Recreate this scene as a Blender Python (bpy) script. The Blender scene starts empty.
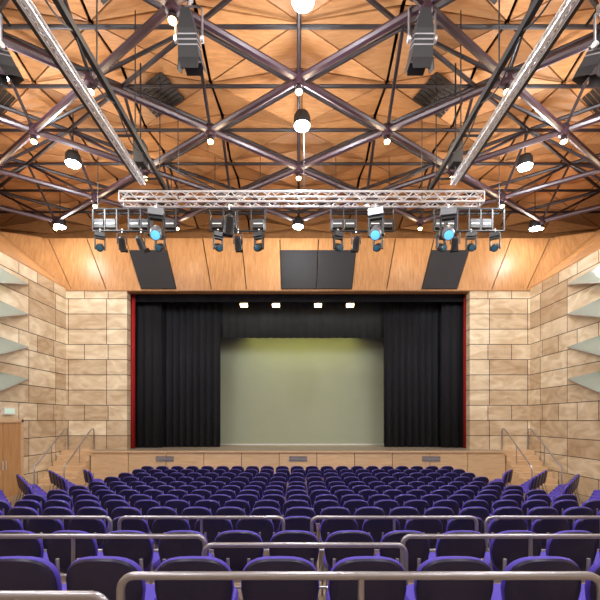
import bpy, math, random
from mathutils import Vector, Matrix
random.seed(4)
S=bpy.context.scene
S.view_settings.view_transform='Standard'
S.view_settings.look='None'
EYE=2.5
F=400.0
def at(px,py,d):
    return Vector(((px-298)*d/F, d, EYE+(420-py)*d/F))

# ---------------------------------------------------------------- materials
def newmat(name):
    m=bpy.data.materials.new(name); m.use_nodes=True
    nt=m.node_tree; b=nt.nodes['Principled BSDF']
    return m,nt,b
def plain(name,col,rough=0.5,metal=0.0,noise=0.12,scale=12,emit=None,es=0,sheen=0,trans=0):
    m,nt,b=newmat(name)
    tc=nt.nodes.new('ShaderNodeTexCoord'); n=nt.nodes.new('ShaderNodeTexNoise'); n.inputs['Scale'].default_value=scale
    n.inputs['Detail'].default_value=4
    r=nt.nodes.new('ShaderNodeMix'); r.data_type='RGBA'
    r.inputs[6].default_value=(*[c*(1-noise) for c in col],1); r.inputs[7].default_value=(*[min(1,c*(1+noise)) for c in col],1)
    nt.links.new(tc.outputs['Object'],n.inputs['Vector']); nt.links.new(n.outputs['Fac'],r.inputs[0])
    nt.links.new(r.outputs[2],b.inputs['Base Color'])
    b.inputs['Roughness'].default_value=rough; b.inputs['Metallic'].default_value=metal
    b.inputs['Transmission Weight'].default_value=trans
    if trans: b.inputs['IOR'].default_value=1.1
    if sheen:
        b.inputs['Sheen Weight'].default_value=sheen; b.inputs['Sheen Tint'].default_value=(0.4,0.3,1,1)
    if emit:
        b.inputs['Emission Color'].default_value=(*emit,1); b.inputs['Emission Strength'].default_value=es
    return m
def wood(name,c1,c2,scale=(1,1,1),rough=0.45,island=0.0):
    m,nt,b=newmat(name)
    tc=nt.nodes.new('ShaderNodeTexCoord'); mp=nt.nodes.new('ShaderNodeMapping'); mp.inputs['Scale'].default_value=scale
    n=nt.nodes.new('ShaderNodeTexNoise'); n.inputs['Scale'].default_value=3; n.inputs['Detail'].default_value=6; n.inputs['Distortion'].default_value=0.6
    cr=nt.nodes.new('ShaderNodeValToRGB'); cr.color_ramp.elements[0].position=0.3; cr.color_ramp.elements[1].position=0.7
    cr.color_ramp.elements[0].color=(*c1,1); cr.color_ramp.elements[1].color=(*c2,1)
    nt.links.new(tc.outputs['Object'],mp.inputs['Vector']); nt.links.new(mp.outputs[0],n.inputs['Vector'])
    nt.links.new(n.outputs['Fac'],cr.inputs[0])
    out=cr.outputs[0]
    if island>0:
        g=nt.nodes.new('ShaderNodeNewGeometry'); mr=nt.nodes.new('ShaderNodeMapRange')
        mr.inputs['To Min'].default_value=1-island; mr.inputs['To Max'].default_value=1+island
        hs=nt.nodes.new('ShaderNodeHueSaturation')
        nt.links.new(g.outputs['Random Per Island'],mr.inputs['Value']); nt.links.new(mr.outputs[0],hs.inputs['Value'])
        nt.links.new(out,hs.inputs['Color']); out=hs.outputs[0]
    nt.links.new(out,b.inputs['Base Color']); b.inputs['Roughness'].default_value=rough
    return m
def stone(name,axis):
    m,nt,b=newmat(name)
    tc=nt.nodes.new('ShaderNodeTexCoord'); sp=nt.nodes.new('ShaderNodeSeparateXYZ'); cb=nt.nodes.new('ShaderNodeCombineXYZ')
    nt.links.new(tc.outputs['Object'],sp.inputs[0]); nt.links.new(sp.outputs[axis],cb.inputs[0]); nt.links.new(sp.outputs[2],cb.inputs[1])
    br=nt.nodes.new('ShaderNodeTexBrick'); br.offset=0.0; br.offset_frequency=2; br.squash=0.62; br.squash_frequency=4
    br.inputs['Scale'].default_value=1; br.inputs['Brick Width'].default_value=1.56; br.inputs['Row Height'].default_value=0.62
    br.inputs['Mortar Size'].default_value=0.014; br.inputs['Mortar Smooth'].default_value=0.1
    br.inputs['Color1'].default_value=(0.54,0.41,0.27,1); br.inputs['Color2'].default_value=(0.84,0.75,0.57,1); br.inputs['Mortar'].default_value=(0.07,0.05,0.035,1)
    nt.links.new(cb.outputs[0],br.inputs['Vector'])
    n=nt.nodes.new('ShaderNodeTexNoise'); n.inputs['Scale'].default_value=1.1; n.inputs['Detail'].default_value=9; n.inputs['Distortion'].default_value=1.4
    mp=nt.nodes.new('ShaderNodeMapping'); mp.inputs['Scale'].default_value=(1,1,2.2)
    nt.links.new(tc.outputs['Object'],mp.inputs[0]); nt.links.new(mp.outputs[0],n.inputs['Vector'])
    cr=nt.nodes.new('ShaderNodeValToRGB'); cr.color_ramp.elements[0].position=0.33; cr.color_ramp.elements[1].position=0.67
    cr.color_ramp.elements[0].color=(0.78,0.68,0.58,1); cr.color_ramp.elements[1].color=(1.1,1.1,1.08,1)
    mx=nt.nodes.new('ShaderNodeMix'); mx.data_type='RGBA'; mx.blend_type='MULTIPLY'; mx.inputs[0].default_value=1
    nt.links.new(n.outputs['Fac'],cr.inputs[0]); nt.links.new(br.outputs['Color'],mx.inputs[6]); nt.links.new(cr.outputs[0],mx.inputs[7])
    nt.links.new(mx.outputs[2],b.inputs['Base Color']); b.inputs['Roughness'].default_value=0.6
    bp=nt.nodes.new('ShaderNodeBump'); bp.inputs['Strength'].default_value=0.5; bp.inputs['Distance'].default_value=0.02; bp.invert=True
    nt.links.new(br.outputs['Fac'],bp.inputs['Height']); nt.links.new(bp.outputs[0],b.inputs['Normal'])
    return m
M={}
M['ceil']=wood('ceiling_wood',(0.42,0.185,0.065),(0.57,0.28,0.11),(1,6,1),0.5,0.30)
M['band']=wood('soffit_wood',(0.35,0.165,0.06),(0.50,0.26,0.105),(5,1,0.6),0.4,0.10)
M['stagewood']=wood('stage_front_wood',(0.58,0.39,0.22),(0.70,0.50,0.31),(0.6,1,6),0.4,0.05)
M['floor']=wood('floor_wood',(0.26,0.19,0.13),(0.36,0.27,0.19),(1,6,1),0.35)
M['doorwood']=wood('door_wood',(0.42,0.22,0.09),(0.56,0.32,0.14),(1,6,0.5),0.4)
M['stone_x']=stone('stone_front',0); M['stone_y']=stone('stone_side',1)
M['steel']=plain('truss_paint',(0.030,0.012,0.018),0.40,0)
M['steel2']=plain('web_paint',(0.014,0.008,0.012),0.45,0)
M['black']=plain('black_paint',(0.010,0.010,0.012),0.5)
M['blackpanel']=plain('black_acoustic_cloth',(0.014,0.014,0.017),0.8)
M['alu']=plain('aluminium',(0.80,0.81,0.84),0.35,0.7,0.05)
M['rail']=plain('rail_steel',(0.36,0.35,0.38),0.32,0.8,0.05)
M['purple']=plain('purple_upholstery',(0.060,0.035,0.40),0.7,0,0.2,40,sheen=0.15)
M['shell']=plain('chair_shell',(0.010,0.008,0.045),0.36,0,0.1)
M['curtain']=plain('stage_drape_black',(0.005,0.0055,0.009),0.9)
M['curtain2']=plain('stage_border_cloth',(0.009,0.011,0.016),0.9)
M['border']=plain('border_cloth',(0.024,0.028,0.03),0.9)
M['red']=plain('red_velvet',(0.40,0.008,0.008),0.8)
M['screen']=plain('screen_cloth',(0.33,0.37,0.28),0.9,0,0.04,2)
M['stagefloor']=plain('stage_floor',(0.30,0.25,0.20),0.4)
M['cream']=plain('plaster_cream',(0.62,0.55,0.46),0.8)
M['glassfin']=plain('diffuser_glass',(0.62,0.70,0.62),0.12,0,0.05,trans=0.6)
M['white']=plain('sign_white',(0.8,0.8,0.78),0.5)
M['green']=plain('sign_green',(0.6,0.75,0.65),0.5,emit=(0.5,0.8,0.6),es=0.3)
M['lampw']=plain('lamp_white',(1,1,1),0.4,emit=(0.85,0.94,1.0),es=40)
M['lampy']=plain('lamp_warm',(1,0.9,0.6),0.4,emit=(1.0,0.66,0.28),es=18)
M['lens']=plain('lens_dark',(0.03,0.10,0.15),0.08,0,0.1)
M['lensb']=plain('lens_blue',(0.1,0.4,0.6),0.1,0,0.1,emit=(0.15,0.6,0.9),es=0.9)
M['fixture_grey']=plain('fixture_grey',(0.25,0.27,0.30),0.35,0.5,0.05)
M['vent']=plain('vent_grille',(0.02,0.017,0.015),0.6)

# ---------------------------------------------------------------- mesh builder
class MB:
    def __init__(s): s.v=[];s.f=[];s.m=[];s.mats=[];s.sm=[]
    def mi(s,k):
        if k not in s.mats: s.mats.append(k)
        return s.mats.index(k)
    def add(s,vs,fs,k,smooth=False,mat=None):
        o=len(s.v)
        for p in vs:
            p=Vector(p)
            s.v.append(mat@p if mat else p)
        i=s.mi(k)
        for f in fs: s.f.append([o+a for a in f]); s.m.append(i); s.sm.append(smooth)
    def box(s,lo,hi,k,mat=None):
        x0,y0,z0=lo;x1,y1,z1=hi
        vs=[(x0,y0,z0),(x1,y0,z0),(x1,y1,z0),(x0,y1,z0),(x0,y0,z1),(x1,y0,z1),(x1,y1,z1),(x0,y1,z1)]
        fs=[(0,3,2,1),(4,5,6,7),(0,1,5,4),(1,2,6,5),(2,3,7,6),(3,0,4,7)]
        s.add(vs,fs,k,False,mat)
    def tube(s,pts,r,k,n=8,mat=None,r2=None):
        pts=[Vector(p) for p in pts]; vs=[];fs=[]
        N=len(pts); up=None
        for i,p in enumerate(pts):
            if i==0: t=pts[1]-p
            elif i==N-1: t=p-pts[i-1]
            else: t=(pts[i+1]-p).normalized()+(p-pts[i-1]).normalized()
            t.normalize()
            if up is None:
                a=Vector((0,0,1)) if abs(t.z)<0.9 else Vector((1,0,0))
                u=t.cross(a).normalized()
            else:
                u=(up-t*up.dot(t)).normalized()
            up=u; w=t.cross(u)
            rr=r if r2 is None else r+(r2-r)*i/(N-1)
            for j in range(n):
                a=2*math.pi*j/n
                vs.append(p+(u*math.cos(a)+w*math.sin(a))*rr)
        for i in range(N-1):
            for j in range(n):
                a=i*n+j;b=i*n+(j+1)%n
                fs.append((a,b,b+n,a+n))
        fs.append(tuple(range(n))[::-1]); fs.append(tuple((N-1)*n+j for j in range(n)))
        s.add(vs,fs,k,True,mat)
    def lathe(s,prof,k,n=16,mat=None,caps=True):
        vs=[];fs=[]
        for r,z in prof:
            for j in range(n):
                a=2*math.pi*j/n; vs.append((r*math.cos(a),r*math.sin(a),z))
        for i in range(len(prof)-1):
            for j in range(n):
                a=i*n+j;b=i*n+(j+1)%n; fs.append((a,b,b+n,a+n))
        if caps:
            fs.append(tuple(range(n))[::-1]); fs.append(tuple((len(prof)-1)*n+j for j in range(n)))
        s.add(vs,fs,k,True,mat)
    def slab(s,pts,off,k):
        n=len(pts); pts=[Vector(p) for p in pts]; off=Vector(off)
        vs=pts+[p+off for p in pts]
        fs=[tuple(range(n)),tuple(range(2*n-1,n-1,-1))]+[(i,i+n,(i+1)%n+n,(i+1)%n) for i in range(n)]
        s.add(vs,fs,k)
    def mesh(s,name):
        me=bpy.data.meshes.new(name); me.from_pydata([tuple(v) for v in s.v],[],s.f)
        for k in s.mats: me.materials.append(M[k])
        me.polygons.foreach_set('material_index',s.m); me.polygons.foreach_set('use_smooth',s.sm)
        me.update()
        import bmesh
        bm=bmesh.new(); bm.from_mesh(me); bmesh.ops.recalc_face_normals(bm,faces=bm.faces); bm.to_mesh(me); bm.free()
        try: me.set_sharp_from_angle(angle=math.radians(40))
        except Exception: pass
        return me
    def obj(s,name,loc=(0,0,0),rot=(0,0,0),parent=None):
        o=bpy.data.objects.new(name,s.mesh(name)); S.collection.objects.link(o)
        o.location=loc;o.rotation_euler=rot
        if parent: o.parent=parent
        return o
def empty(name,loc=(0,0,0)):
    e=bpy.data.objects.new(name,None); e.location=loc; S.collection.objects.link(e); return e
def inst(name,me,loc,rot=(0,0,0)):
    o=bpy.data.objects.new(name,me); S.collection.objects.link(o); o.location=loc;o.rotation_euler=rot; return o
def light(name,kind,loc,e,col,size=0.2,parent=None,**kw):
    l=bpy.data.lights.new(name,kind); l.energy=e;l.color=col
    if kind!='AREA': l.shadow_soft_size=size
    for k,v in kw.items(): setattr(l,k,v)
    o=bpy.data.objects.new(name,l); o.location=loc; S.collection.objects.link(o)
    if parent: o.parent=parent
    return o

# ---------------------------------------------------------------- camera
cam=bpy.data.cameras.new('camera'); co=bpy.data.objects.new('camera',cam); S.collection.objects.link(co)
co.location=(0,0,EYE); co.rotation_euler=(math.pi/2,0,0); cam.lens=24; cam.sensor_width=36
cam.shift_y=0.2; cam.shift_x=0.0033; cam.clip_start=0.05; S.camera=co

# ---------------------------------------------------------------- room shell
D=16.3; XW=9.45; WT=EYE+5.34; H=7.5; ZC=EYE+H
YB=-5.0
b=MB(); b.box((-14,YB,-0.2),(14,D+0.3,0),'floor'); b.obj('floor')
PX0,PX1=-6.97,7.0; PZ=7.74
b=MB(); b.box((-XW-0.4,D,0),(PX0,D+0.35,WT),'stone_x'); b.box((PX1,D,0),(XW+0.4,D+0.35,WT),'stone_x')
b.box((PX0,D,PZ),(PX1,D+0.35,WT),'band'); b.obj('wall_back')
for sx,nm in((-1,'wall_left'),(1,'wall_right')):
    b=MB(); xs=sorted((sx*XW,sx*(XW+0.35)))
    b.box((xs[0],YB,0),(xs[1],D,WT),'stone_y'); b.obj(nm)
b=MB(); b.box((-14,YB-0.3,0),(14,YB,12.5),'cream'); b.obj('wall_rear')
b=MB(); b.box((-14,18.9,9.9),(14,19.1,12.5),'ceil'); b.obj('wall_roof_void_back')
for sx,nm in((-1,'wall_left_upper'),(1,'wall_right_upper')):
    b=MB(); xs=sorted((sx*14,sx*14.2)); b.box((xs[0],YB,WT),(xs[1],18.9,12.5),'ceil'); b.obj(nm)
b=MB(); b.box((-14,YB-0.3,12.5),(14,19.1,12.6),'blackpanel'); b.obj('ceiling_deck')

# wood soffit band
CT=(10.6,16.5)
so=empty('ceiling_soffit')
b=MB()
k=CT[0]/XW
xsb=[-XW]+[0.75+1.42*n/1 for n in range(-7,7)]+[XW]
xsb=sorted(set([x for x in xsb if abs(x)<=XW]))
for a,c in zip(xsb[:-1],xsb[1:]):
    if c-a<0.1: continue
    g=0.018
    z1=ZC+0.0
    b.slab([(a+g,D-0.05,PZ+0.02),(c-g,D-0.05,PZ+0.02),((c-g)*k,CT[1],z1),((a+g)*k,CT[1],z1)],(0,0.06,0),'band')
b.slab([(-XW,D+0.03,PZ),(XW,D+0.03,PZ),(CT[0],CT[1]+0.1,ZC),(-CT[0],CT[1]+0.1,ZC)],(0,0.04,0),'black')
b.obj('soffit_back',parent=so)
b=MB()
for a,c in((-6.35,-4.93),(-0.67,0.74),(0.76,2.17),(5.01,6.43)):
    f=0.76
    kk=1+(k-1)*f
    y1=D-0.05+(CT[1]-D)*f; zt=PZ+(ZC-PZ)*f
    b.slab([(a+.01,D-0.12,PZ+0.08),(c-.01,D-0.12,PZ+0.08),((c-.01)*kk,y1-0.03,zt),((a+.01)*kk,y1-0.03,zt)],(0,0.05,0),'blackpanel')
b.obj('acoustic_panels',parent=so)
for sx,nm in((-1,'soffit_left'),(1,'soffit_right')):
    b=MB()
    A=Vector((sx*XW,D,WT)); C=Vector((sx*CT[0],CT[1],ZC)); Dd=Vector((sx*11.95,16.0,ZC))
    b.slab([A,C,Dd],(0,0,0.05),'band')
    n=12
    for i in range(n):
        y0=D-(D-YB)*i/n; y1=D-(D-YB)*(i+1)/n
        t0=16.0-(16.0-YB)*i/n; t1=16.0-(16.0-YB)*(i+1)/n
        b.slab([(sx*XW,y0-0.02,WT),(sx*XW,y1,WT),(sx*11.95,t1,ZC),(sx*11.95,t0-0.02,ZC)],(0,0,0.05),'band')
    b.slab([(sx*11.95,YB,ZC),(sx*11.95,18.9,ZC),(sx*13.9,18.9,ZC),(sx*13.9,YB,ZC)],(0,0,0.05),'band')
    b.obj(nm,parent=so)

# ---------------------------------------------------------------- ceiling space frame
HX=2.29; HY=1.57; Y0=8.8
def node(i,kk,z=0): return Vector((HX*i+0.02,Y0+HY*kk,ZC+z))
b=MB(); w=MB(); hub=MB()
nodes=set((i,kk) for i in range(-5,6) for kk in range(-8,5) if (i+kk)%2==0)
tops=set((i,kk) for i in range(-6,7) for kk in range(-8,6) if (i+kk)%2==1)
for (i,kk) in nodes:
    for di in(-1,1):
        if (i+di,kk+1) in nodes: b.tube([node(i,kk),node(i+di,kk+1)],0.08,'steel',8)
    hub.lathe([(0.08,-0.16),(0.13,-0.12),(0.13,0.12),(0.08,0.16)],'steel',10,Matrix.Translation(node(i,kk)))
    for di,dk in((1,0),(-1,0),(0,1),(0,-1)):
        if (i+di,kk+dk) in tops: w.tube([node(i,kk),node(i+di,kk+dk,1.15)],0.042,'steel2',6)
for (i,kk) in tops:
    for di in(-1,1):
        if (i+di,kk+1) in tops: w.tube([node(i,kk,1.15),node(i+di,kk+1,1.15)],0.055,'steel2',6)
    if (i+2,kk) in tops: w.tube([node(i,kk,1.15),node(i+2,kk,1.15)],0.045,'steel2',6)
sf=empty('space_frame'); b.obj('bottom_chords',parent=sf); w.obj('web_members',parent=sf); hub.obj('node_hubs',parent=sf)
# faceted wood ceiling
b=MB(); vents={(-2,1,0),(2,1,1),(2,-1,1),(-2,-1,0),(4,1,1),(-4,1,0),(-4,-1,0),(4,-1,1)}
for i in range(-6,7):
    for kk in range(-9,8):
        if (i+kk)%2==0: continue
        c=node(i,kk,1.62)
        cor=[node(i+1,kk,1.25),node(i,kk+1,1.25),node(i-1,kk,1.25),node(i,kk-1,1.25)]
        if c.y>18.7: continue
        for q in range(4):
            p=[c,cor[q],cor[(q+1)%4]]
            g=(p[0]+p[1]+p[2])/3
            p=[v+(g-v).normalized()*0.06 for v in p]
            p=[Vector((v.x,max(YB+.02,min(v.y,18.85)),v.z)) for v in p]
            b.slab(p,(0,0,0.05),'ceil')
            if (i,kk,q) in vents:
                A_,B_,C_=[v+Vector((0,0,-.03)) for v in p]
                g2=(A_+B_+C_)/3
                nrm=(B_-A_).cross(C_-A_).normalized()
                if nrm.z>0: nrm=-nrm
                eu=(C_-B_).normalized(); ev=nrm.cross(eu).normalized()
                for s_ in range(8):
                    o_=g2+ev*(-.35+.1*s_)
                    b.slab([o_-eu*.6-ev*.038,o_+eu*.6-ev*.038,o_+eu*.6+ev*.038,o_-eu*.6+ev*.038],nrm*.03,'vent')
b.obj('ceiling')

# node lamps and white downlights
lampm=MB(); lampm.lathe([(0.03,0.0),(0.08,-0.05),(0.085,-0.12),(0.078,-0.12)],'steel2',12); lampm.lathe([(0.072,-0.115),(0.075,-0.14),(0.055,-0.17),(0.02,-0.18)],'lampy',12)
lm=lampm.mesh('node_lamp')
for (i,kk) in sorted(nodes):
    if kk<-6 or abs(i)>4: continue
    n=node(i,kk,-0.15); inst('ceiling_spot_lamp',lm,n)
    if (kk>=-2 and kk<4) or kk%2==0:
        light('node_light','POINT',n+Vector((0,0,-0.4)),32,(1.0,0.76,0.50),0.08)
dl=MB()
dl.lathe([(0.05,0.32),(0.16,0.28),(0.2,0.2),(0.21,-0.02),(0.20,-0.02)],'black',20)
dl.lathe([(0.195,-0.015),(0.18,-0.05),(0.12,-0.08),(0.05,-0.09)],'lampw',20)
dl.tube([(0,0,0.31),(0,0,1.4)],0.015,'black',6)
dm=dl.mesh('downlight')
WL=[(302,125,400),(73,163,370),(525,166,370),(60,226,90),(298,226,110),(535,228,90),(-2,73,400),(602,75,400),(303,0,400)]
for px,py,en in WL:
    d=F*(H-0.2)/(420-py); p=at(px,py,d)
    inst('ceiling_downlight',dm,p); light('downlight_light','POINT',p+Vector((0,0,-0.32)),en,(0.93,0.96,1.0),0.2)
for x,y in((-6,4),(6,4),(0,2.5),(-4,-1),(4,-1)):
    p=Vector((x,y,ZC-0.2)); inst('ceiling_downlight',dm,p); light('downlight_light','POINT',p+Vector((0,0,-0.32)),520,(0.93,0.96,1.0),0.2)

# ---------------------------------------------------------------- stage
SZ=1.3
st=empty('stage')
b=MB(); b.box((-8.1,15.6,SZ-0.06),(8.1,D-0.01,SZ),'stagefloor'); b.box((PX0+.01,D-0.01,SZ-0.06),(PX1-.01,D+0.36,SZ),'stagefloor'); b.box((-9.9,D+0.36,SZ-0.06),(9.9,21.7,SZ),'stagefloor')
b.obj('stage_deck',parent=st)
b=MB(); n=11
for i in range(n):
    x0=-8.1+16.2*i/n; x1=-8.1+16.2*(i+1)/n
    b.box((x0+0.012,15.62,0),(x1-0.012,15.68,SZ-0.07),'stagewood')
b.box((-8.1,15.68,0),(8.1,15.75,SZ-0.07),'black')
b.box((-8.12,15.56,SZ-0.07),(8.12,15.63,SZ+0.0),'stagewood')
for x in(-5.2,0,5.2): 
    b.box((x-0.35,15.6,SZ-0.42),(x+0.35,15.63,SZ-0.22),'vent')
    for j in range(4): b.box((x-0.35,15.59,SZ-0.41+j*0.05),(x+0.35,15.6,SZ-0.39+j*0.05),'alu')
b.obj('stage_front',parent=st)
b=MB(); 
b.box((-10,21.8,SZ),(10,22,9.7),'curtain'); b.box((-10.1,D+0.35,SZ),(-10,22,9.7),'curtain'); b.box((10,D+0.35,SZ),(10.1,22,9.7),'curtain'); b.box((-10.1,D+0.35,9.7),(10.1,22,9.8),'curtain')
b.obj('wall_stage_house')
def curtain(name,x0,x1,y,z0,z1,k,amp=0.08,wl=0.3,n=None):
    b=MB(); n=int((x1-x0)/wl*8)
    vs=[];fs=[]
    for i in range(n+1):
        x=x0+(x1-x0)*i/n; ph=2*math.pi*(x-x0)/wl; yy=y+amp*math.sin(ph)+0.3*amp*math.sin(ph*0.37+1)
        vs+=[(x,yy,z0),(x+0.02*math.sin(ph),yy*1.0,(z0+z1)/2),(x,y+amp*0.5*math.sin(ph),z1)]
    for i in range(n):
        a=i*3
        fs+=[(a,a+3,a+4,a+1),(a+1,a+4,a+5,a+2)]
    b.add(vs,fs,k,True)
    o=b.obj(name); so=o.modifiers.new('t','SOLIDIFY'); so.thickness=0.02
    return o
curtain('stage_curtain',-7.9,-5.9,17.3,SZ+0.01,8.6,'curtain',0.05,0.36)
curtain('stage_curtain',-6.3,-3.45,17.75,SZ+0.01,8.6,'curtain2',0.08,0.30)
curtain('stage_curtain',3.82,6.5,17.75,SZ+0.01,8.6,'curtain2',0.08,0.30)
curtain('stage_curtain',6.2,8.2,17.3,SZ+0.01,8.6,'curtain',0.05,0.36)
curtain('border_curtain',-3.6,4.0,18.0,6.19,8.7,'border',0.025,0.35)
curtain('red_curtain',-7.22,-6.84,16.85,SZ+0.01,7.9,'red',0.06,0.14)
curtain('red_curtain',6.98,7.2,16.85,SZ+0.01,7.9,'red',0.06,0.12)
curtain('border_curtain',-8,8,16.95,7.5,8.9,'curtain',0.03,0.5)
SY=19.2
sc=empty('projection_screen'); b=MB(); b.box((-3.72,SY,SZ+0.05),(4.11,SY+.03,SZ+5.6),'screen'); b.obj('cloth',parent=sc)
b=MB(); b.box((-3.8,SY-.01,SZ),(-3.72,SY+.05,SZ+5.65),'black'); b.box((4.11,SY-.01,SZ),(4.19,SY+.05,SZ+5.65),'black'); b.box((-3.8,SY-.03,SZ),(4.19,SY+.05,SZ+0.06),'alu'); b.box((-3.8,SY-.01,SZ+5.6),(4.19,SY+.05,SZ+5.67),'black'); b.obj('frame',parent=sc)
b=MB(); b.tube([(-4.5,17.2,7.72),(4.8,17.2,7.72)],0.03,'black',8)
for px in(244,276,318,350):
    x=(px-298)*17.2/F
    m=Matrix.Translation((x,17.2,7.50))@Matrix.Rotation(math.radians(-25),4,'X')
    b.box((-0.17,-0.1,-0.06),(0.17,0.12,0.12),'black',m); b.box((-0.15,-0.085,-0.10),(0.15,0.1,-0.06),'lampy',m)
    b.tube([(x,17.2,7.72),(x,17.2,7.6)],0.02,'black',6)
for x in(-4.4,4.7): b.tube([(x,17.2,7.72),(x,17.2,9.6)],0.015,'black',6)
b.obj('stage_light_batten')
b=MB(); b.tube([(-3.4,18.3,7.25),(3.8,18.3,7.25)],0.03,'black',8)
for x in(-3.4,3.8): b.tube([(x,18.3,7.25),(x,18.3,9.6)],0.015,'black',6)
for x in(-1.9,-.8,.2,1.2,2.3):
    b.box((x-.15,18.22,7.02),(x+.15,18.38,7.22),'black'); b.box((x-.13,18.23,7.00),(x+.13,18.37,7.02),'white')
    light('cyc_light','SPOT',(x,18.3,6.96),60,(1.0,0.90,0.25),0.12,spot_size=math.radians(120),spot_blend=1.0).rotation_euler=(math.radians(22),0,0)
b.obj('cyc_light_batten')
for sx in(-1,1):
    e=empty('stage_steps')
    b=MB()
    for j in range(7):
        z=SZ*(j+1)/7; b.box((min(sx*8.14,sx*9.4),14.2+j*0.28,0),(max(sx*8.14,sx*9.4),14.2+(j+1)*0.28 if j<6 else D-0.01,z),'stagewood')
    b.obj('treads',parent=e)
    b=MB()
    for x in(8.25,9.3):
        b.tube([(sx*x,14.1,0.0),(sx*x,14.1,0.78),(sx*x,14.16,0.88),(sx*x,14.25,0.93),(sx*x,15.95,2.12),(sx*x,16.05,2.15),(sx*x,16.15,2.12),(sx*x,16.18,2.0),(sx*x,16.18,SZ)],0.024,'rail',8)
        b.tube([(sx*x,15.1,0.9),(sx*x,15.1,1.52)],0.016,'rail',6)
    b.obj('handrail',parent=e)

e=empty('door_1'); b=MB(); xw=-XW
b.box((xw,11.9,0.0),(xw+0.06,12.72,2.42),'doorwood'); b.box((xw,12.74,0.0),(xw+0.06,13.55,2.42),'doorwood')
b.obj('leaves',parent=e)
b=MB(); b.box((xw,11.8,0),(xw+0.09,11.9,2.52),'stagewood'); b.box((xw,13.55,0),(xw+0.09,13.65,2.52),'stagewood'); b.box((xw,11.8,2.42),(xw+0.09,13.65,2.52),'stagewood')
b.tube([(xw+0.11,12.66,0.9),(xw+0.11,12.66,1.2)],0.015,'alu'); b.tube([(xw+0.11,12.80,0.9),(xw+0.11,12.80,1.2)],0.015,'alu')
b.obj('frame_and_handles',parent=e)
b=MB(); b.box((xw,12.75,2.68),(xw+0.08,13.25,2.9),'white'); b.box((xw+0.08,12.78,2.71),(xw+0.085,13.22,2.87),'green'); b.obj('exit_sign')

for sx in(-1,1):
    for py in(284,314,347,379):
        z=EYE+(420-py)*13.9/F
        b=MB()
        P1=Vector((sx*(XW-0.03),13.95,z)); P2=Vector((sx*(XW-0.03),10.2,z+0.2)); P3=Vector((sx*(XW-0.75),10.2,z-1.15))
        b.slab([P1,P2,P3],(-sx*0.02,0,0.02),'glassfin'); b.tube([P1,P3],0.028,'rail',6); b.tube([P3,P2],0.028,'rail',6)
        b.tube([P1,P2],0.02,'rail',6)
        b.tube([P3,Vector((sx*(XW-0.03),10.2,P3.z))],0.02,'rail',6)
        b.obj('acoustic_diffuser')

# ---------------------------------------------------------------- lighting trusses
def boxtruss(b,p,q,wd,k,r=0.025,r2=0.013,seg=None):
    p=Vector(p);q=Vector(q);t=(q-p);L=t.length;t.normalize(); u=t.cross(Vector((0,0,1))).normalized(); v=Vector((0,0,1))
    cs=[(u*a+v*c)*wd/2 for a,c in((-1,-1),(1,-1),(1,1),(-1,1))]
    for c in cs: b.tube([p+c,q+c],r,k,8)
    n=seg or max(2,int(L/wd))
    for j in range(n):
        a=p+t*L*j/n; d=p+t*L*(j+1)/n
        for s in range(4):
            c0=cs[s];c1=cs[(s+1)%4]
            if j%2: c0,c1=c1,c0
            b.tube([a+c0,d+c1],r2,k,5)
    for j in(0,n):
        a=p+t*L*j/n
        for s in range(4): b.tube([a+cs[s],a+cs[(s+1)%4]],r2,k,5)
tr=MB(); TZ=EYE+5.52
boxtruss(tr,(-4.42,10,TZ),(4.6,10,TZ),0.25,'alu',0.028,0.013)
for x in(-3.0,0.15,3.1):
    tr.tube([(x,10,TZ),(x,10.0,ZC+0.3)],0.012,'black',5)
tr.obj('lighting_truss')
for sx in(-1,1):
    e=empty('catwalk_truss')
    tr=MB(); x=sx*3.80
    boxtruss(tr,(x,9.8,TZ+0.3),(x,2.5,TZ+0.3),0.10,'alu',0.022,0.009)
    tr.obj('truss',parent=e)
    tr=MB(); tr.box((min(x-sx*0.32,x-sx*0.40),2.5,TZ+0.42),(max(x-sx*0.32,x-sx*0.40),10.4,TZ+0.54),'black')
    tr.box((min(x+sx*0.10,x+sx*0.2),2.5,TZ+0.34),(max(x+sx*0.10,x+sx*0.2),9.8,TZ+0.42),'black')
    for y in(3.6,5.2,6.8,8.4,9.9):
        tr.tube([(x-sx*0.40,y,TZ+0.45),(x+sx*.15,y,TZ+0.45)],0.025,'black',6)
        tr.tube([(x-sx*0.38,y,TZ+0.5),(x-sx*0.38,y,ZC+1.1)],0.014,'black',5)
    tr.box((x-0.12,9.5,TZ+0.62),(x+0.12,9.8,TZ+1.15),'black'); tr.tube([(x,9.65,TZ+0.4),(x,9.65,ZC+1.1)],0.02,'black',6)
    for y0 in(3.4,4.8,6.2,7.6):
        pts=[(x-sx*.36,y0+1.3*t/8,TZ+.42-.22*math.sin(math.pi*t/8)) for t in range(9)]
        tr.tube(pts,.014,'black',5)
    tr.obj('track',parent=e)

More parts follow.
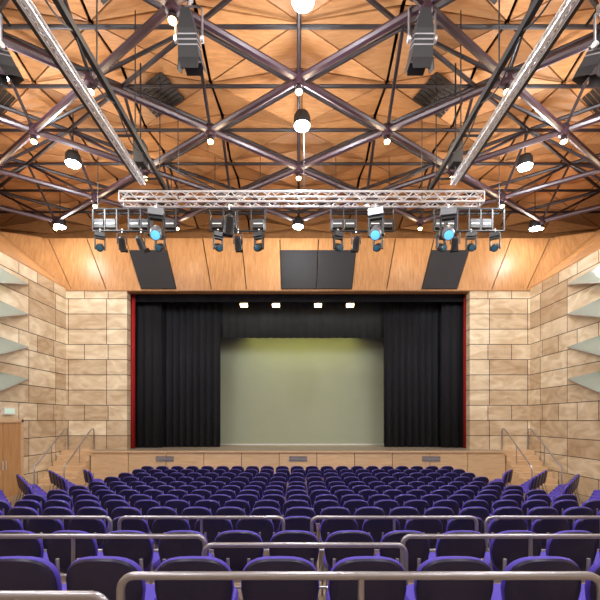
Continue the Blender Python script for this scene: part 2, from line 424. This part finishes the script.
# fixtures
def yoke(b,w,h,k='black'):
    b.tube([(-w,0,0),(-w,0,h*0.9),(-w*0.8,0,h),(w*0.8,0,h),(w,0,h*0.9),(w,0,0)],0.018,k,6)
def flood_mesh():
    b=MB(); m=Matrix.Rotation(math.radians(28),4,'X')
    vs=[(-.16,-.15,-.24),(.16,-.15,-.24),(.16,.15,-.24),(-.16,.15,-.24),(-.13,-.12,.1),(.13,-.12,.1),(.13,.12,.1),(-.13,.12,.1)]
    fs=[(0,3,2,1),(4,5,6,7),(0,1,5,4),(1,2,6,5),(2,3,7,6),(3,0,4,7)]
    b.add(vs,fs,'black',False,m)
    b.add([(-.13,-.12,.1),(.13,-.12,.1),(.13,.12,.1),(-.13,.12,.1),(-.06,-.06,.34),(.06,-.06,.34),(.06,.06,.34),(-.06,.06,.34)],fs,'black',False,m)
    b.box((-.13,-.12,-.245),(.13,.12,-.24),'white',m)
    for sx in(-1,1):
        b.slab([m@Vector((sx*.16,-.15,-.24)),m@Vector((sx*.16,.15,-.24)),m@Vector((sx*.2,.13,-.38)),m@Vector((sx*.2,-.13,-.38))],(0.01,0,0),'black')
        b.slab([m@Vector((-.16,sx*.15,-.24)),m@Vector((.16,sx*.15,-.24)),m@Vector((.13,sx*.2,-.38)),m@Vector((-.13,sx*.2,-.38))],(0,0.01,0),'black')
    for j in range(4): b.box((-.15,-.14,-.16+.06*j),(.15,.14,-.145+.06*j),'rail',m)
    b.lathe([(.05,-.02),(.05,.02)],'alu',10,Matrix.Translation((-.2,0,0))@Matrix.Rotation(math.pi/2,4,'Y'))
    b.lathe([(.05,-.02),(.05,.02)],'alu',10,Matrix.Translation((.2,0,0))@Matrix.Rotation(math.pi/2,4,'Y'))
    yoke(b,.2,.5,'rail'); b.tube([(0,0,.5),(0,0,.66)],.03,'alu',8); b.box((-.05,-.05,.6),(.05,.05,.72),'alu')
    return b.mesh('flood_light')
def moving_mesh(lens='lens',body='black',tilt=55):
    b=MB(); b.box((-.16,-.12,.34),(.16,.12,.48),body)
    b.box((-.17,-.05,-.08),(-.13,.05,.34),'black'); b.box((.13,-.05,-.08),(.17,.05,.34),'black'); b.box((-.17,-.06,.28),(.17,.06,.34),'black')
    m=Matrix.Rotation(math.radians(tilt),4,'X')
    b.lathe([(.06,.2),(.11,.17),(.13,.0),(.125,-.16),(.115,-.2)],body,14,m); b.lathe([(.10,-.195),(.09,-.215),(.03,-.225)],lens,14,m)
    b.tube([(0,0,.48),(0,0,.62)],.025,'alu',8)
    return b.mesh('moving_head_light')
def par_mesh():
    b=MB(); m=Matrix.Rotation(math.radians(40),4,'X')
    b.lathe([(.04,.26),(.10,.22),(.12,.1),(.125,-.16),(.135,-.18),(.12,-.18)],'black',14,m); b.lathe([(.115,-.17),(.11,-.175),(.02,-.178)],'alu',14,m)
    b.slab([m@Vector((-.13,.12,-.18)),m@Vector((.13,.12,-.18)),m@Vector((.13,.2,-.34)),m@Vector((-.13,.2,-.34))],(0,.01,0),'black')
    yoke(b,.15,.38); b.tube([(0,0,.38),(0,0,.52)],.022,'alu',8)
    return b.mesh('par_can_light')
fm=flood_mesh(); mf=moving_mesh('lens','black',-60); ms=moving_mesh('lensb','fixture_grey',-50); pm=par_mesh()
for px0,px1 in((93,176),(210,265),(331,394),(434,504)):
    d=12.3
    x0=(px0-298)*d/F; x1=(px1-298)*d/F; zt=EYE+(420-209)*d/F; zb=EYE+(420-231)*d/F
    e=empty('lighting_bar'); b=MB()
    b.tube([(x0,d,zb),(x1,d,zb)],.03,'black',8); b.tube([(x0,d,zt),(x1,d,zt)],.03,'black',8); b.tube([(x0,d+.3,zt),(x1,d+.3,zt)],.03,'black',8)
    n=max(3,int((x1-x0)/.35))
    for j in range(n+1):
        x=x0+(x1-x0)*j/n; b.box((x-.02,d-.02,zb),(x+.02,d+.02,zt),'black'); b.tube([(x,d,zt),(x,d+.3,zt)],.015,'black',5)
    for j in range(n):
        xa=x0+(x1-x0)*(j+.1)/n; xb=x0+(x1-x0)*(j+.9)/n
        if j%3!=2: b.box((xa,d-.03,zb+.1),(xb,d+.2,zb+.36),'black'); b.box((xa+.03,d-.04,zb+.2),(xb-.03,d-.03,zb+.23),'alu')
    for x in(x0+.15,x1-.15): b.tube([(x,d,zt),(x,d,ZC+.6)],.012,'black',5)
    b.obj('bar',parent=e)
d=12.3; zb=EYE+(420-231)*d/F
for px,me,rz in((100,mf,.4),(122,pm,0.2),(141,pm,-.3),(160,mf,0),(218,mf,.5),(238,pm,0),(259,mf,-.4),(338,mf,.4),(356,pm,0),(378,mf,-.5),(441,mf,.3),(455,pm,-.3),(471,mf,-.2),(495,mf,-.6)):
    inst('stage_spotlight',me,((px-298)*d/F,d,zb-.5 if me is mf else zb-.4),(0,0,rz)).scale=(.9,)*3
for x,me,rz in((-3.55,ms,.25),(-1.72,pm,.3),(1.95,ms,-.3),(3.75,ms,-.25)):
    o=inst('truss_spotlight',me,(x,10,TZ-.78),(0,0,rz))
    if me is ms: o.scale=(1.15,1.15,1.15); o.location.z=TZ-.83
    else: o.location.z=TZ-.65
bz=at(0,-6,7.3).z
for px in (189,422):
    x=(px-298)*7.3/F; inst('flood_light',fm,(x,7.3,bz-.69*1.2),(0,0,0)).scale=(1.2,)*3
for sx in(-1,1):
    for x,y,rz in((4.25,5.6,.5),(4.25,4.7,-.3)):
        inst('flood_light',fm,(sx*x,y,TZ-.35),(0,0,sx*rz)).scale=(.9,)*3
    b=MB(); b.tube([(sx*3.8,5.15,TZ+.3),(sx*4.25,5.15,TZ+.3)],.025,'black',6); b.tube([(sx*4.25,4.4,TZ+.3),(sx*4.25,5.9,TZ+.3)],.025,'black',6); b.obj('side_light_bracket')
b=MB(); b.tube([(-3.2,7.3,bz),(3.2,7.3,bz)],.03,'black',8)
for x in(-2.6,2.6): b.tube([(x,7.3,bz),(x,7.3,ZC+1.1)],.015,'black',6)
b.obj('lighting_pipe')

# ---------------------------------------------------------------- tiers
rows=[(14.4,0),(13.5,0),(12.6,0),(11.7,0),(10.8,0.0),(9.9,.04),(9.0,.09),(8.1,.15),(7.2,.22),(6.2,.31),(5.1,.43),(3.86,.59),(2.45,.82)]
tb=MB(); 
tiers=[r for r in rows if r[1]>0]
for j,(d,z) in enumerate(tiers):
    y1=rows[rows.index((d,z))-1][0]-.35; y0=d-.35
    tb.box((-6.0,y0,0),(6.0,y1,z-.004),'floor')
    tb.box((-6.0,y1-.03,z-.03),(6.0,y1+.005,z-.002),'rail')
tb.box((-6.0,-3.0,0),(6.0,2.1,1.0),'floor'); tb.obj('seating_tier_platform')

# ---------------------------------------------------------------- chair
def sup(n,a,bt,bb,e=3.2):
    out=[]
    for j in range(n):
        t=2*math.pi*j/n; c=math.cos(t); s=math.sin(t)
        x=a*math.copysign(abs(c)**(2/e),c); z=(bt if s>0 else bb)*math.copysign(abs(s)**(2/e),s)
        out.append((x,z))
    return out
def chair_mesh():
    b=MB(); n=28
    ol=sup(n,.245,.22,.22,2.9)
    def ring(sc,y,inset=0):
        r=[]
        for x,z in ol:
            tx=1-.10*max(0,-z/.22)
            X=x*sc*tx; Z=z*sc+.63
            Y=y+.45*X*X-.16*(Z-.45)-.2
            r.append((X,Y,Z))
        return r
    def skin(rings,k,cap0=None,cap1=None):
        vs=[p for r in rings for p in r]; fs=[]
        for i in range(len(rings)-1):
            for j in range(n):
                a=i*n+j;c=i*n+(j+1)%n; fs.append((a,c,c+n,a+n))
        if cap0: fs.append(tuple(range(n)))
        if cap1: fs.append(tuple((len(rings)-1)*n+j for j in range(n)))
        b.add(vs,fs,k,True)
    skin([ring(.3,-.038),ring(.7,-.034),ring(.92,-.028),ring(.972,-.014)],'shell',cap0=True)
    skin([ring(.972,-.014),ring(.99,-.006),ring(1.0,.012),ring(.97,.034),ring(.8,.046),ring(.4,.05)],'purple',cap1=True)
    sl=sup(n,.235,.23,.22,3.5)
    def sr(sc,z): return [(x*sc,y*sc+.04,z) for x,y in sl]
    skin([sr(.5,.395),sr(.93,.40),sr(.97,.415)],'shell',cap0=True)
    skin([sr(.97,.415),sr(1,.43),sr(1,.455),sr(.95,.475),sr(.7,.485),sr(.3,.487)],'purple',cap1=True)
    for sx in(-1,1):
        b.tube([(sx*.2,-.155,.80),(sx*.215,-.165,.5),(sx*.215,-.17,.40),(sx*.235,-.27,0.0)],.012,'rail',6)
        b.tube([(sx*.215,-.17,.40),(sx*.215,.2,.40),(sx*.22,.235,.37),(sx*.235,.27,0)],.012,'rail',6)
    b.tube([(-.215,-.17,.40),(.215,-.17,.40)],.011,'rail',6); b.tube([(-.215,.1,.40),(.215,.1,.40)],.011,'rail',6)
    return b.mesh('auditorium_chair')
cm=chair_mesh()
PIT=.54
for ri,(d,z) in enumerate(rows):
    off=-.11 if d<3 else (-.04 if d<4.5 else random.uniform(-.05,.05))
    for j in range(-10,11):
        x=off+PIT*j
        if abs(x)>5.6: continue
        inst('auditorium_chair',cm,(x,d+.24,z),(0,0,random.uniform(-.03,.03)))
for sx in(-1,1):
    ang=math.radians(50)
    fx,fy=math.sin(ang),math.cos(ang)
    for r in range(-8,12):
        for c in range(-12,14):
            u=r*.92; v=c*PIT
            x=-8.0+fx*u-fy*v; y=10.5+fy*u+fx*v
            if -9.0<x<-6.45 and 5.6<y<13.6 and not (x<-8.6 and y>11.5):
                inst('auditorium_chair',cm,(-sx*x if sx==1 else x,y,0),(0,0,(-ang if sx==-1 else ang)))

# ---------------------------------------------------------------- guard rails
def guard(x0,x1,y,z,zf,r=.021):
    b=MB(); R=.07; pts=[(x0,y,zf)]
    for j in range(6):
        a=math.pi/2*j/5; pts.append((x0+R-R*math.cos(a),y,z-R+R*math.sin(a)))
    for j in range(6):
        a=math.pi/2*j/5; pts.append((x1-R+R*math.sin(a),y,z-R+R*math.cos(a)))
    pts.append((x1,y,zf)); b.tube(pts,r,'rail',10)
    n=max(1,round((x1-x0)/1.1))
    for j in range(1,n): b.tube([(x0+(x1-x0)*j/n,y,zf),(x0+(x1-x0)*j/n,y,z)],r*.8,'rail',8)
    b.tube([(x0,y,zf+(z-zf)*.5),(x1,y,zf+(z-zf)*.5)],r*.55,'rail',8)
    for j in range(n+1): 
        b.lathe([(.05,0),(.05,.012),(.03,.02)],'rail',12,Matrix.Translation((x0+(x1-x0)*j/n,y,zf)))
    b.obj('guard_rail')
guard(-.90,1.54,2.03,1.71,1.0); guard(1.66,4.2,2.03,1.71,1.0); guard(-3.2,-.86,1.8,1.71,1.0)
guard(-4.2,-.80,3.44,1.5,.82); guard(.90,4.2,3.44,1.5,.82); guard(-.75,.86,3.2,1.5,.82)
for a,c in((-4.9,-2.19),(-2.09,-.17),(.16,2.09),(2.2,4.9)): guard(a,c,4.68,1.36,.59)

# lights belong to the house lighting rig: one top-level parent
rig=empty('house_lighting_rig')
for o in list(S.objects):
    if o.type=='LIGHT': o.parent=rig

w=bpy.data.worlds.new('world'); S.world=w; w.use_nodes=True
w.node_tree.nodes['Background'].inputs[0].default_value=(.5,.45,.4,1); w.node_tree.nodes['Background'].inputs[1].default_value=.3
